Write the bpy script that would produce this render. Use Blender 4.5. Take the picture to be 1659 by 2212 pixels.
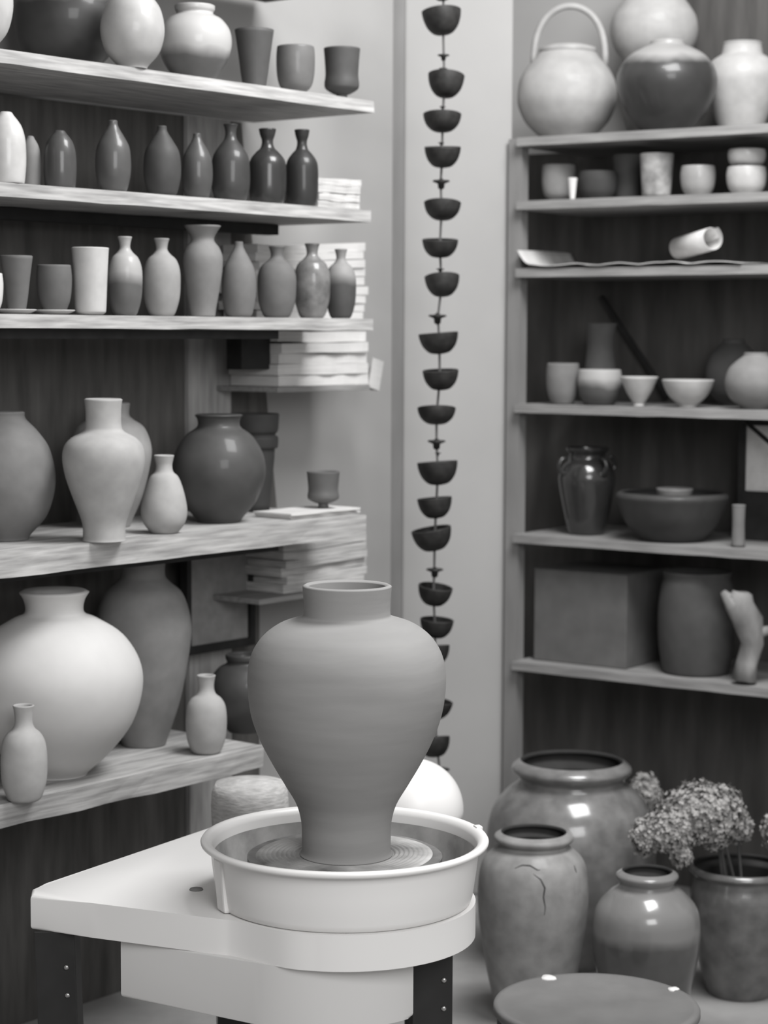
import bpy, bmesh, math, random
from mathutils import Vector, Matrix, noise
random.seed(7)
R = math.radians
scene = bpy.context.scene
col = scene.collection
for o in list(bpy.data.objects): bpy.data.objects.remove(o)

# ------------------------------------------------------------------ camera
W, H, F = 1659, 2212, 4500.0
CAMZ = 1.27
PITCH = math.atan((1106 - 722) / F)
ROLL = R(0.25)
cam_d = bpy.data.cameras.new('camera'); cam = bpy.data.objects.new('camera', cam_d); col.objects.link(cam)
cam_d.sensor_fit = 'VERTICAL'; cam_d.sensor_height = 36.0; cam_d.lens = 36.0 * F / H
CM = Matrix.Translation((0, 0, CAMZ)) @ Matrix.Rotation(R(90) - PITCH, 4, 'X') @ Matrix.Rotation(ROLL, 4, 'Z')
cam.matrix_world = CM
cam_d.clip_start = 0.05
cam_d.dof.use_dof = True; cam_d.dof.focus_distance = 2.95; cam_d.dof.aperture_fstop = 5.0
scene.camera = cam

# ------------------------------------------------------------------ light
wd = bpy.data.worlds.new('world'); scene.world = wd; wd.use_nodes = True
wd.node_tree.nodes['Background'].inputs[0].default_value = (1, .99, .98, 1)
wd.node_tree.nodes['Background'].inputs[1].default_value = 0.30
def area(name, loc, target, size, power, sy=None):
    l = bpy.data.lights.new(name, 'AREA'); l.energy = power; l.size = size
    if sy: l.shape = 'RECTANGLE'; l.size_y = sy
    o = bpy.data.objects.new(name, l); col.objects.link(o); o.location = loc
    o.rotation_euler = (Vector(target) - Vector(loc)).to_track_quat('-Z', 'Y').to_euler()
    return o
area('ceiling_panel_light', (0.70, 3.15, 2.75), (0.35, 3.95, 0.8), 0.9, 50)
area('front_fill_light', (0.75, 0.5, 2.05), (-0.15, 3.1, 0.55), 1.3, 37)  # unseen fill lamp added to brighten the wheel from the front

scene.view_settings.view_transform = 'Standard'
scene.view_settings.look = 'None'
scene.view_settings.exposure = 0.35
scene.view_settings.gamma = 1.0
scene.view_settings.use_curve_mapping = False

# ------------------------------------------------------------------ pixel <-> place
C0 = Vector((0, 0, CAMZ)); CR = CM.to_3x3()
def ray(px, py): return CR @ Vector(((px - W / 2) / F, -(py - H / 2) / F, -1.0))
def P(px, py, d):
    r = ray(px, py); return C0 + r * (d / r.y)
def PZ(px, py, z):
    r = ray(px, py); return C0 + r * ((z - CAMZ) / r.z)
class Frame:
    def __init__(s, pa, da, pb, db):
        a, b = P(pa, 722, da), P(pb, 722, db)
        s.o = Vector((a.x, a.y, 0)); s.u = Vector((b.x - a.x, b.y - a.y, 0)).normalized()
        s.n = Vector((-s.u.y, s.u.x, 0)); s.ang = math.atan2(s.u.y, s.u.x)
    def U(s, px, v=0.0, py=722):       # u where the ray of a pixel column meets depth v
        r = ray(px, py); r = Vector((r.x, r.y)); o = s.o + s.n * v
        # t*r = o + u*U
        det = r.x * (-s.u.y) + r.y * s.u.x
        t = (o.x * (-s.u.y) + o.y * s.u.x) / det
        return (Vector((r.x * t, r.y * t, 0)) - o).dot(s.u)
    def w(s, u, v, z=0.0):
        p = s.o + s.u * u + s.n * v; return Vector((p.x, p.y, z))
    def zat(s, px, py, v=0.0):
        p = s.w(s.U(px, v, py), v); return P(px, py, p.y).z
LF = Frame(0, 3.30, 800, 3.30 / (1 - .000222 * 800))
RF = Frame(1123, 4.60, 1659, 4.60 / (1 + .000145 * 536))

# ------------------------------------------------------------------ materials
def mat(name, v, rough=.7, spec=.3, kind='clay', v2=None, amt=.12, scale=30, split=None, bump=.15, stretch=None, metal=0, coat=0, tint=.012):
    m = bpy.data.materials.new(name); m.use_nodes = True; nt = m.node_tree; N = nt.nodes; L = nt.links
    b = N['Principled BSDF']; b.inputs['Roughness'].default_value = rough
    b.inputs['Specular IOR Level'].default_value = spec; b.inputs['Metallic'].default_value = metal
    b.inputs['Coat Weight'].default_value = coat; b.inputs['Coat Roughness'].default_value = .12
    tc = N.new('ShaderNodeTexCoord'); mp = N.new('ShaderNodeMapping'); L.new(tc.outputs['Object'], mp.inputs[0])
    if stretch: mp.inputs['Scale'].default_value = stretch
    nz = N.new('ShaderNodeTexNoise'); nz.inputs['Scale'].default_value = scale; nz.inputs['Detail'].default_value = 6
    L.new(mp.outputs[0], nz.inputs['Vector'])
    c = lambda x: (x, x * (1 - tint), x * (1 - 2 * tint), 1)
    rp = N.new('ShaderNodeValToRGB'); rp.color_ramp.elements[0].position = .3; rp.color_ramp.elements[1].position = .7
    rp.color_ramp.elements[0].color = c(v * (1 - amt)); rp.color_ramp.elements[1].color = c(min(.95, v * (1 + amt)))
    L.new(nz.outputs['Fac'], rp.inputs[0]); out = rp.outputs[0]
    if v2 is not None:                         # second glaze, on one jar a painted highlight, over the upper part, uneven lower edge
        sx = N.new('ShaderNodeSeparateXYZ'); L.new(tc.outputs['Object'], sx.inputs[0])
        n2 = N.new('ShaderNodeTexNoise'); n2.inputs['Scale'].default_value = 14; L.new(tc.outputs['Object'], n2.inputs['Vector'])
        ma = N.new('ShaderNodeMath'); ma.operation = 'MULTIPLY_ADD'; L.new(n2.outputs['Fac'], ma.inputs[0]); ma.inputs[1].default_value = .03; L.new(sx.outputs['Z'], ma.inputs[2])
        mr = N.new('ShaderNodeMapRange'); L.new(ma.outputs[0], mr.inputs[0]); mr.inputs[1].default_value = split; mr.inputs[2].default_value = split + .02
        mx = N.new('ShaderNodeMix'); mx.data_type = 'RGBA'; L.new(mr.outputs[0], mx.inputs[0]); L.new(out, mx.inputs[6]); mx.inputs[7].default_value = c(v2)
        out = mx.outputs[2]
    L.new(out, b.inputs['Base Color'])
    if bump:
        bp = N.new('ShaderNodeBump'); bp.inputs['Strength'].default_value = bump; bp.inputs['Distance'].default_value = .002
        L.new(nz.outputs['Fac'], bp.inputs['Height']); L.new(bp.outputs[0], b.inputs['Normal'])
    return m
M = {}
def clay(v, rough=.75, coat=0, v2=None, split=None, amt=.10):
    k = ('clay', v, rough, coat, v2, split, amt)
    if k not in M: M[k] = mat('ceramic_%03d' % len(M), v, rough, .3, v2=v2, split=split, coat=coat, amt=amt)
    return M[k]
WOOD = mat('shelf_wood', .37, .75, .2, amt=.36, scale=9, stretch=(1, 9, 14), bump=.35)
WOODR = mat('shelf_wood_grey', .25, .75, .2, amt=.22, scale=9, stretch=(1, 9, 14), bump=.3)
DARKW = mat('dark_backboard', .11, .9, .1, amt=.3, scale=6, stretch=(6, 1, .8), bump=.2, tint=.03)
DARKR = mat('dark_panel', .085, .9, .1, amt=.3, scale=5, stretch=(5, 1, .8), bump=.2, tint=.03)
POSTW = mat('post_wood', .34, .8, .2, amt=.25, scale=8, stretch=(8, 8, 1), bump=.3)
WALL = mat('pale_plaster', .36, .9, .1, amt=.06, scale=3, bump=.1)
GREY = mat('grey_paint_and_shade', .22, .8, .1, amt=.12, scale=4, stretch=(6, 6, 1))
FLOOR = mat('concrete_floor', .28, .8, .2, amt=.25, scale=5, bump=.3)
PLAST = mat('white_plastic', .77, .38, .4, amt=.02, scale=4, bump=0)
PLAST2 = mat('grey_white_plastic', .62, .45, .4, amt=.03, scale=4, bump=0)
STEEL = mat('dark_painted_steel', .022, .45, .4, amt=.3, scale=12, bump=.1)
BOLT = mat('bolt_metal', .5, .3, .5, metal=1, bump=0)
SLIP = mat('wet_clay_slip', .17, .35, .5, amt=.5, scale=22, bump=.5)
PAPER = mat('paper', .60, .9, .1, amt=.08, scale=10, stretch=(1, 2, 30), bump=.3)
PAPERG = mat('grey_paper', .45, .9, .1, amt=.3, scale=10, stretch=(1, 2, 30), bump=.3)
CARD = mat('cardboard', .125, .9, .1, amt=.12, scale=20)
BLACKW = mat('black_wood', .02, .6, .3, amt=.3)
CANVAS = mat('grey_canvas', .24, .9, .1, amt=.12, scale=40)
IRON = mat('cast_iron', .022, .6, .35, amt=.4, scale=60, bump=.4, tint=.03)
CORD = mat('hemp_cord', .12, .9, .1)
FLOWER = mat('dried_petal', .34, .9, .1, amt=.5, scale=90, bump=0, tint=.02)
STEM = mat('dried_stem', .10, .9, .1)
WICK = mat('woven_white', .50, .9, .1, amt=.2, scale=60, stretch=(1, 1, 4), bump=.6)

# ------------------------------------------------------------------ mesh helpers
def tag(o, label=None, cat=None, group=None, kind=None):
    if label: o['label'] = label
    if cat: o['category'] = cat
    if group: o['group'] = group
    if kind: o['kind'] = kind
    return o
def link(name, bm, m, parent=None, loc=None, rot=None, smooth=False):
    me = bpy.data.meshes.new(name); bmesh.ops.recalc_face_normals(bm, faces=bm.faces); bm.to_mesh(me); bm.free()
    me.materials.append(m)
    if smooth:
        for p in me.polygons: p.use_smooth = True
    o = bpy.data.objects.new(name, me); col.objects.link(o)
    if parent: o.parent = parent
    if loc is not None: o.location = loc
    if rot is not None: o.rotation_euler = (0, 0, rot) if not hasattr(rot, '__len__') else rot
    return o
def empty(name, label, cat, loc, rot=0, group=None):
    o = bpy.data.objects.new(name, None); col.objects.link(o); o.location = loc; o.rotation_euler = (0, 0, rot)
    o.empty_display_size = .05
    return tag(o, label, cat, group)
def box(bm, x0, x1, y0, y1, z0, z1, bev=0):
    vs = [bm.verts.new((x, y, z)) for x in (x0, x1) for y in (y0, y1) for z in (z0, z1)]
    fs = [(0,1,3,2),(4,6,7,5),(0,4,5,1),(2,3,7,6),(0,2,6,4),(1,5,7,3)]
    faces = [bm.faces.new([vs[i] for i in f]) for f in fs]
    if bev:
        es = list({e for f in faces for e in f.edges})
        bmesh.ops.bevel(bm, geom=es, offset=bev, segments=2, affect='EDGES', profile=.6)
def catmull(pts, n=6):
    out = []
    q = [pts[0]] + list(pts) + [pts[-1]]
    for i in range(1, len(q) - 2):
        a, b, c, d = [Vector(v) for v in q[i-1:i+3]]
        for k in range(n):
            t = k / n
            out.append(.5 * ((2*b) + (c-a)*t + (2*a-5*b+4*c-d)*t*t + (3*b-a-3*c+d)*t**3))
    out.append(Vector(pts[-1])); return out
def lathe_bm(prof, seg=48, wob=0.0, seed=0, closed_top=False, bm=None):
    """prof: list of (r, z) from the bottom axis outward and over the lip"""
    bm = bm or bmesh.new(); rings = []
    for r, z in prof:
        if r < 1e-5: rings.append([bm.verts.new((0, 0, z))]); continue
        ring = []
        for k in range(seg):
            a = 2 * math.pi * k / seg
            f = 1 + wob * noise.noise(Vector((math.cos(a) * 1.3 + seed, math.sin(a) * 1.3, z * 14)))
            ring.append(bm.verts.new((r * f * math.cos(a), r * f * math.sin(a), z)))
        rings.append(ring)
    for A, B in zip(rings, rings[1:]):
        for k in range(seg):
            k2 = (k + 1) % seg
            if len(A) == 1 and len(B) == 1: continue
            if len(A) == 1: bm.faces.new((A[0], B[k2], B[k]))
            elif len(B) == 1: bm.faces.new((A[k], A[k2], B[0]))
            else: bm.faces.new((A[k], A[k2], B[k2], B[k]))
    return bm
def hollow(pts, th, depth=.12):
    """outer smooth outline (r,z bottom to top) -> full vessel profile with an inside"""
    out = catmull(pts, 5); zt = out[-1].y; zb = out[0].y; h = zt - zb
    prof = [(0, zb + .004 * 0), (out[0].x * .93, zb)] + [(p.x, p.y) for p in out]
    tr = out[-1].x
    prof.append((tr - th * .5, zt + th * .28))
    for p in reversed(out):
        if p.y < zb + h * depth: break
        prof.append((max(p.x - th, .002), min(p.y, zt - th * .1)))
    prof.append((0, zb + h * depth))
    return prof
def tube_bm(pts, rad, seg=10, bm=None, cap=True):
    bm = bm or bmesh.new(); pts = [Vector(p) for p in pts]; rings = []
    if not hasattr(rad, '__len__'): rad = [rad] * len(pts)
    up = Vector((0.13, .31, 1)).normalized()
    for i, p in enumerate(pts):
        d = (pts[min(i+1, len(pts)-1)] - pts[max(i-1, 0)]).normalized()
        x = d.cross(up)
        if x.length < .05: x = d.cross(Vector((1, 0, 0)))
        x.normalize(); y = d.cross(x).normalized(); up = up - d * up.dot(d) * .0
        rings.append([bm.verts.new(p + (x * math.cos(2*math.pi*k/seg) + y * math.sin(2*math.pi*k/seg)) * rad[i]) for k in range(seg)])
    for A, B in zip(rings, rings[1:]):
        for k in range(seg): bm.faces.new((A[k], A[(k+1)%seg], B[(k+1)%seg], B[k]))
    if cap: bm.faces.new(rings[0]); bm.faces.new(rings[-1])
    return bm

# ------------------------------------------------------------------ vessel shapes, (height share, width share)
PR = {
 'bottle': [(0,.76),(.04,.86),(.2,1),(.45,1),(.6,.9),(.72,.6),(.8,.36),(.88,.28),(.96,.32),(1,.38)],
 'bottle_wide': [(0,.8),(.04,.9),(.2,1),(.48,1),(.6,.9),(.69,.62),(.75,.38),(.84,.30),(.92,.40),(1,.47)],
 'bullet': [(0,.84),(.03,.92),(.3,1),(.6,.97),(.78,.82),(.88,.62),(.95,.42),(1,.30)],
 'egg_bottle': [(0,.66),(.05,.8),(.25,.98),(.45,1),(.64,.9),(.78,.62),(.88,.38),(.94,.27),(1,.25)],
 'flare_neck': [(0,.62),(.1,.68),(.3,.84),(.52,.99),(.66,1),(.76,.84),(.83,.60),(.89,.62),(1,.92)],
 'small_vase': [(0,.58),(.04,.70),(.14,.92),(.28,1),(.45,.92),(.62,.76),(.73,.60),(.79,.40),(.87,.35),(.94,.39),(1,.44)],
 'egg_vase': [(0,.60),(.05,.74),(.22,.94),(.42,1),(.6,.97),(.73,.78),(.80,.48),(.86,.31),(.94,.34),(1,.42)],
 'tumbler':  [(0,.52),(.03,.56),(.25,.68),(.6,.82),(1,1)],
 'tea_bowl': [(0,.42),(.04,.44),(.08,.6),(.2,.85),(.45,.98),(.8,1),(1,.96)],
 'cup_foot': [(0,.34),(.10,.30),(.13,.5),(.22,.88),(.32,.95),(.5,.90),(.8,.95),(1,1)],
 'beaker': [(0,.62),(.03,.78),(.1,.84),(.5,.90),(.9,.97),(1,1)],
 'low_cup':  [(0,.6),(.05,.7),(.3,.92),(.7,1),(1,.94)],
 'round_jar': [(0,.46),(.04,.52),(.2,.82),(.42,1),(.62,.97),(.8,.74),(.88,.5),(.92,.45),(.97,.47),(1,.52)],
 'globe':    [(0,.45),(.04,.5),(.2,.84),(.45,1),(.7,.9),(.85,.66),(.95,.42),(1,.40)],
 'moon':     [(0,.36),(.02,.39),(.12,.62),(.28,.88),(.47,1),(.62,.97),(.76,.78),(.85,.5),(.88,.36),(.91,.33),(.96,.35),(1,.40)],
 'baluster': [(0,.54),(.03,.52),(.13,.54),(.28,.72),(.45,.92),(.58,1),(.67,.95),(.73,.78),(.775,.50),(.82,.435),(.92,.43),(1,.46)],
 'tall_jar': [(0,.46),(.05,.52),(.25,.78),(.5,.97),(.65,1),(.8,.84),(.87,.56),(.91,.46),(1,.48)],
 'floor_jar': [(0,.62),(.04,.66),(.25,.82),(.5,.96),(.7,1),(.84,.93),(.91,.74),(.935,.62),(.95,.62),(.96,.68),(.975,.715),(.99,.70),(1,.65)],
 'big_jar':  [(0,.5),(.04,.54),(.3,.84),(.5,.98),(.62,1),(.76,.93),(.85,.78),(.895,.65),(.92,.62),(.94,.66),(.96,.705),(.98,.70),(1,.65)],
 'pot_open': [(0,.6),(.04,.64),(.3,.85),(.6,.98),(.78,1),(.9,.93),(.94,.92),(.97,1.02),(1,1.0)],
 'wide_basin': [(0,.55),(.05,.6),(.4,.84),(.8,.97),(.93,1),(1,.97)],
 'bowl':     [(0,.36),(.08,.36),(.12,.42),(.4,.72),(.7,.9),(1,1)],
 'cone_bowl': [(0,.3),(.1,.28),(.14,.34),(.5,.68),(1,1)],
 'collar_pot': [(0,.62),(.5,.82),(.64,.86),(.66,.98),(.76,1.0),(.78,.88),(.80,.9),(.84,1.0),(1,1.04)],
 'gourd':    [(0,.5),(.04,.55),(.2,.72),(.38,.64),(.46,.66),(.55,.90),(.64,1),(.73,.96),(.80,.80),(.84,.70),(.92,.66),(1,.74)],
 'squat_neck': [(0,.46),(.05,.55),(.25,.85),(.48,1),(.68,.96),(.82,.76),(.88,.55),(.91,.50),(.95,.54),(1,.55)],
 'ginger':   [(0,.5),(.05,.58),(.3,.82),(.55,.99),(.68,1),(.8,.86),(.86,.66),(.88,.58),(.97,.54),(1,.56)],
}

PR['lean_vase'] = [(0,.62),(.04,.76),(.2,.95),(.42,1),(.6,.93),(.7,.74),(.76,.48),(.83,.38),(.93,.40),(1,.46)]
_n = [0]
def pot_at(name, label, cat, c, r, h, prof, m, group=None, th=None, seg=48, wob=.012, parent=None):
    _n[0] += 1
    pts = [(r * w, h * t) for t, w in (PR[prof] if isinstance(prof, str) else prof)]
    th = th or max(.0035, r * .09)
    bm = lathe_bm(hollow(pts, th), seg, wob, _n[0] * 3.7)
    o = link(name, bm, m, parent, Vector(c) + Vector((0, 0, 0 if parent else .0008)), smooth=True)
    if label: tag(o, label, cat, group)
    return o
def shelf_pot(fr, zs, name, label, cat, cx, hw, ytop, prof, m, margin=.012, group=None, rbase=None, **k):
    """stand a vessel on a shelf of frame fr at height zs, its belly margin behind the front edge"""
    v = .08
    for _ in range(4):
        c = fr.w(fr.U(cx, v), v); r = hw / F * c.y; v = r + margin
    pxl = cx - fr.U(0) * 0
    c = fr.w(fr.U(cx, v), v)
    top = P(cx, ytop, c.y).z
    return pot_at(name, label, cat, (c.x, c.y, zs), r, top - zs, prof, m, group, **k)

# ------------------------------------------------------------------ setting
def struct(name, bm, m, loc=(0,0,0), rot=0):
    return tag(link(name, bm, m, None, loc, rot), kind='structure')
bm = bmesh.new(); box(bm, -3.5, 3.5, -2.0, 6.5, -.1, 0); struct('floor', bm, FLOOR)
VW = .34                                       # left wall behind the shelves
uc = LF.U(846, VW)
bm = bmesh.new(); box(bm, -2.6, uc, VW, VW + .1, 0, 2.8); struct('wall_left', bm, WALL, LF.o, LF.ang)
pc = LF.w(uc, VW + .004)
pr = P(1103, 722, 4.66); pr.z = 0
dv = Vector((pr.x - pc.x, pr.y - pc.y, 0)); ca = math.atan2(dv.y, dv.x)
bm = bmesh.new(); box(bm, -.004, .036, .004, .06, 0, 2.8); struct('corner_shade_strip', bm, GREY, pc, ca)  # dark strip added where the wall corner is only in shade
bm = bmesh.new(); box(bm, .03, dv.length, 0, .12, 0, 2.8, .006); struct('wall_center', bm, WALL, pc, ca)
VR = .36
ur0 = RF.U(1085, VR)
bm = bmesh.new(); box(bm, ur0 - .25, 2.4, VR + .02, VR + .12, 0, 2.8); struct('wall_right', bm, WALL, RF.o, RF.ang)
bm = bmesh.new(); box(bm, RF.U(1440, VR), 2.4, VR - .01, VR + .02, 1.69, 2.8); struct('trim_2', bm, DARKR, RF.o, RF.ang)

# ------------------------------------------------------------------ left shelving
ZL = [LF.zat(600, 8, .30) + .0, LF.zat(0, 105), LF.zat(0, 393), LF.zat(0, 678), LF.zat(0, 1192), LF.zat(0, 1738)]
print('ZL', ZL)
def lpar(zz): return (LF.o.x, LF.o.y, 0)
def board(parent, u0, u1, v0, v1, z, th, m, name='board', wav=.0015):
    bm = bmesh.new(); box(bm, u0, u1, v0, v1, z - th, z)
    bmesh.ops.subdivide_edges(bm, edges=[e for e in bm.edges if abs(e.verts[0].co.x - e.verts[1].co.x) > .1], cuts=24)
    for v in bm.verts:
        if v.co.y < v0 + .001: v.co.y += wav * 2 * noise.noise(Vector((v.co.x * 9, z * 31, v.co.z * 20)))
        if v.co.z < z - th * .5: v.co.z += wav * noise.noise(Vector((v.co.x * 12, z * 7, v.co.y * 3)))
    return link(name, bm, m, parent)
shl = []
SHN = ['dark shelf board just touching the top edge of the photo, above the cups', 'topmost whole left shelf plank, carrying round jars and three cups', 'second left shelf plank, carrying the dark bottles',
       'third left shelf plank, carrying beaker and pale bottles', 'thick rough fourth left plank, carrying tall pale vase and lone cup', 'thick rough lowest left plank, carrying the white moon jar']
SHP = [(830, .31, .022, DARKW), (806, .31, .022, WOOD), (800, .31, .022, WOOD), (806, .31, .022, WOOD), (792, .31, .042, WOOD), (572, .31, .040, WOOD)]
ZL[0] += .022
for i, (pe, v1, th, m_) in enumerate(SHP):
    e = empty('wall_shelf', SHN[i], 'shelf', (LF.o.x, LF.o.y, 0), LF.ang, None)
    board(e, -.8, LF.U(pe), 0, v1, ZL[i], th, m_, wav=.003 if i > 3 else .0015); shl.append(e)
for i, v, th in ((2, .20, .020), (3, .03, .016), (4, .05, .014)):
    bm = bmesh.new(); t = [0, 0, .022, .022, .042][i] + .001
    box(bm, -.8, LF.U(602, v), v, v + .03, ZL[i] - t - th, ZL[i] - t); link('batten', bm, BLACKW, shl[i])
# dark panelling with a slanting right edge behind the shelves, pale upright strip in front of it
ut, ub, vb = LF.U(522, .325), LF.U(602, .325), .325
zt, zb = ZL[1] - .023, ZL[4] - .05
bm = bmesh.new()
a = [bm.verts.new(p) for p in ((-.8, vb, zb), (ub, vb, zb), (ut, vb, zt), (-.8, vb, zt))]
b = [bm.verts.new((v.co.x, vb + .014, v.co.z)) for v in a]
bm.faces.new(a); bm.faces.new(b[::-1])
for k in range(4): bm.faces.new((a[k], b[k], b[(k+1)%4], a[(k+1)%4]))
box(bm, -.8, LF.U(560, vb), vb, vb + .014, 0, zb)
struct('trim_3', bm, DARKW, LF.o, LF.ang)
bm = bmesh.new(); box(bm, LF.U(408, .312), LF.U(500, .312), .3135, .3245, 0, zt); struct('trim_4', bm, POSTW, LF.o, LF.ang)
zp1, zp2 = LF.zat(700, 832, .2), LF.zat(700, 1266, .2)
for zz, pa, pb, lab in ((zp1, 600, 800, 'narrow ledge holding white paper between third and fourth left shelves'), (zp2, 560, 800, 'narrow ledge holding grey paper just above the big vase neck')):
    bm = bmesh.new(); box(bm, LF.U(pa, .15), LF.U(pb, .15), .15, .335, zz - .01, zz, .001); tag(link('wall_ledge', bm, WOODR, None, (LF.o.x, LF.o.y, 0), LF.ang), lab, 'shelf')
bm = bmesh.new(); box(bm, -.018, .018, 0, .002, 0, .062); box(bm, -.002, .018, .002, .022, 0, .05)
tag(link('folded_card', bm, PAPER, None, LF.w(LF.U(808, .2), .2, zp1 - .01), (R(0), R(14), LF.ang)), 'small bright white folded card at the right tip of the paper ledge', 'card')

def paper_stack(label, fr, pa, pb, v0, v1, z0, z1, n, m=PAPER, sag=.004, group='paper stacks at the end of the shelves'):
    ua, ub = fr.U(pa, v0), fr.U(pb, v0); bm = bmesh.new(); t = (z1 - z0) / n; K = 14
    for i in range(n):
        a = random.uniform(-.0, .016); b = random.uniform(-.016, .0); c = random.uniform(0, .012)
        ph = random.uniform(0, 6); g = t * random.uniform(.84, .97)
        row = []
        for k in range(K + 1):
            s = k / K; u = (ua + a) * (1 - s) + (ub + b) * s
            w = sag * (math.sin(s * 3.1 + ph * .3) * .5 + .5) * (i / n) * -1 + (.0006 * math.sin(s * 9 + ph) if 0 < i else 0)
            zz = z0 + i * t + w * .9 + (0 if i else 0)
            zz = max(zz, z0)
            e = .0012 * math.sin(s * 21 + ph)
            row.append([bm.verts.new((u, v0 + c + e, zz)), bm.verts.new((u, v1, zz)), bm.verts.new((u, v1, zz + g)), bm.verts.new((u, v0 + c + e, zz + g))])
        for A, B in zip(row, row[1:]):
            for q in range(4): bm.faces.new((A[q], A[(q+1)%4], B[(q+1)%4], B[q]))
        bm.faces.new(row[0]); bm.faces.new(row[-1][::-1])
    o = link('paper_stack', bm, m, None, (fr.o.x, fr.o.y, 0), fr.ang)
    return tag(o, label, 'paper', group)
paper_stack('low stack of grey-edged paper beside the last dark bottle, second shelf down', LF, 690, 793, .02, .24, ZL[2] + .0006, LF.zat(740, 384, .04), 4, PAPERG)
paper_stack('tall pile of pale paper behind the bottles at the right end of third shelf', LF, 552, 802, .20, .30, ZL[3] + .0006, ZL[2] - .045, 9, PAPER, .02)
paper_stack('white paper pile on the small ledge below the bottle shelf', LF, 606, 806, .17, .31, zp1 + .0006, LF.zat(700, 712, .18), 5)
paper_stack('pile of curled paper under the lone cup on the fourth shelf', LF, 630, 790, .03, .13, ZL[4] + .0006, ZL[4] + .012, 3, PAPER, .001)
paper_stack('grey paper pile on the low ledge just above the neck of the big vase', LF, 614, 802, .17, .31, zp2 + .0006, ZL[4] - .055, 6, PAPERG, .012)

# ------------------------------------------------------------------ pots on the left shelves
G1 = 'jars and cups on the top left shelf'
z = ZL[1]
L = lambda i, *a, **k: shelf_pot(LF, ZL[i], *a, **k)
L(1, 'round_jar', 'pale round jar cut off by the top left corner of the photo', 'jar', -45, 80, -110, 'globe', clay(.42), margin=.0)
L(1, 'round_jar', 'large dark round jar, lower part black, leftmost whole jar on top shelf', 'jar', 150, 112, -95, 'globe', clay(.05, .5, .2, v2=.22, split=.13), margin=.09, seg=64)
L(1, 'round_jar', 'smooth pale grey round jar between the dark jar and the two-tone jar', 'jar', 290, 68, -30, 'globe', clay(.36, .5, .2), margin=-.035)
L(1, 'round_jar', 'two-tone round jar, light shoulder over dark belly, with narrow ringed neck', 'jar', 423, 78, 14, 'squat_neck', clay(.10, .5, .3, v2=.40, split=.055), margin=.01)
L(1, 'tumbler', 'tall dark flaring tumbler on the top shelf beside the two-tone jar', 'cup', 550, 42, 66, 'tumbler', clay(.07, .6), margin=.03)
L(1, 'tea_bowl', 'rounded tea bowl with pale face between two dark cups, top shelf', 'cup', 638, 41, 102, 'tea_bowl', clay(.13, .5, .2), margin=.02)
L(1, 'tea_cup', 'dark footed cup at the right end of the top left shelf', 'cup', 737, 39, 106, 'cup_foot', clay(.065, .6), margin=.012)

G2 = None
L(2, 'bottle', 'bright white bullet-shaped bottle at the left edge of second shelf', 'bottle', 18, 42, 244, 'bullet', clay(.50, .4, .3), margin=-.005)
L(2, 'bottle', 'small grey bottle tucked behind the white bullet-shaped bottle', 'bottle', 70, 22, 296, 'bullet', clay(.20), margin=.05)
L(2, 'bottle', 'short dark bottle with rounded shoulder, third from left on second shelf', 'bottle', 133, 35, 284, 'bullet', clay(0.062, .45, .4), margin=.005)
L(2, 'bottle', 'dark grey pointed bottle standing alone with wide gaps both sides, second shelf', 'bottle', 247, 38, 262, 'egg_bottle', clay(0.081, .45, .3), margin=.005)
L(2, 'bottle', 'mottled dark bottle in front of the pale upright, left one of the pair', 'bottle', 352, 40, 274, 'egg_bottle', clay(0.056, .6), margin=.005)
L(2, 'bottle', 'mottled dark bottle in front of the pale upright, right one of the pair', 'bottle', 427, 33, 290, 'egg_bottle', clay(0.068, .5, .3), margin=.01)
L(2, 'bottle', 'broad dark bottle third from right end, at the edge of bright wall', 'bottle', 499, 41, 270, 'bottle', clay(0.043, .5, .3), margin=.008)
L(2, 'bottle', 'black bottle with flared lip and shiny spot, second from right, second shelf', 'bottle', 578, 40, 280, 'bottle_wide', clay(0.028, .4, .5), margin=.008)
L(2, 'bottle', 'black bottle with flared lip, last on the right, beside the paper', 'bottle', 652, 35, 282, 'bottle_wide', clay(0.025, .5, .3), margin=.008)

L(3, 'cup', 'white cup mostly cut off by the left edge on third shelf', 'cup', -28, 36, 592, 'low_cup', clay(.6, .4, .3), margin=.0)
for cx, lab in ((35, 'pale saucer under the tall brown cup'), (118, 'pale saucer under the squat brown cup')):
    v = .045; c = LF.w(LF.U(cx, v), v); r = 44 / F * c.y
    pot_at('saucer', lab, 'saucer', (c.x, c.y, ZL[3]), r, .007, [(0, .6), (.3, .75), (.8, .97), (1, 1)], clay(.5), 'saucers on the third shelf', th=.002)
for cx, hw, yt, pr_, m_, nm, lab in ((37, 35, 555, 'tumbler', clay(.13, .7), 'cup', 'tall straight brown cup, leftmost whole cup on third shelf'),
                                    (118, 38, 575, 'low_cup', clay(.12, .7), 'cup', 'squat brown cup between the tall brown cup and the white beaker')):
    v = .045; c = LF.w(LF.U(cx, v), v); r = hw / F * c.y; top = P(cx, yt, c.y).z
    pot_at(nm, lab, 'cup', (c.x, c.y, ZL[3] + .0045), r, top - ZL[3] - .004, pr_, m_)
L(3, 'beaker', 'tall white straight-sided beaker, brightest cup on the third shelf', 'cup', 196, 40, 537, 'beaker', clay(.48, .6), margin=-.004)
L(3, 'bottle', 'pale slender-necked bottle directly right of the white beaker', 'bottle', 271, 37, 513, 'egg_vase', clay(.11, .5, .2, v2=.36, split=.065), margin=.008)
L(3, 'bottle', 'pale grey egg-shaped bottle, second right of the white beaker', 'bottle', 350, 40, 517, 'egg_vase', clay(.28), margin=.008)
L(3, 'vase', 'grey vase with wide flaring neck, tallest on the third shelf', 'vase', 438, 43, 489, 'flare_neck', clay(.19), margin=.008)
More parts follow.
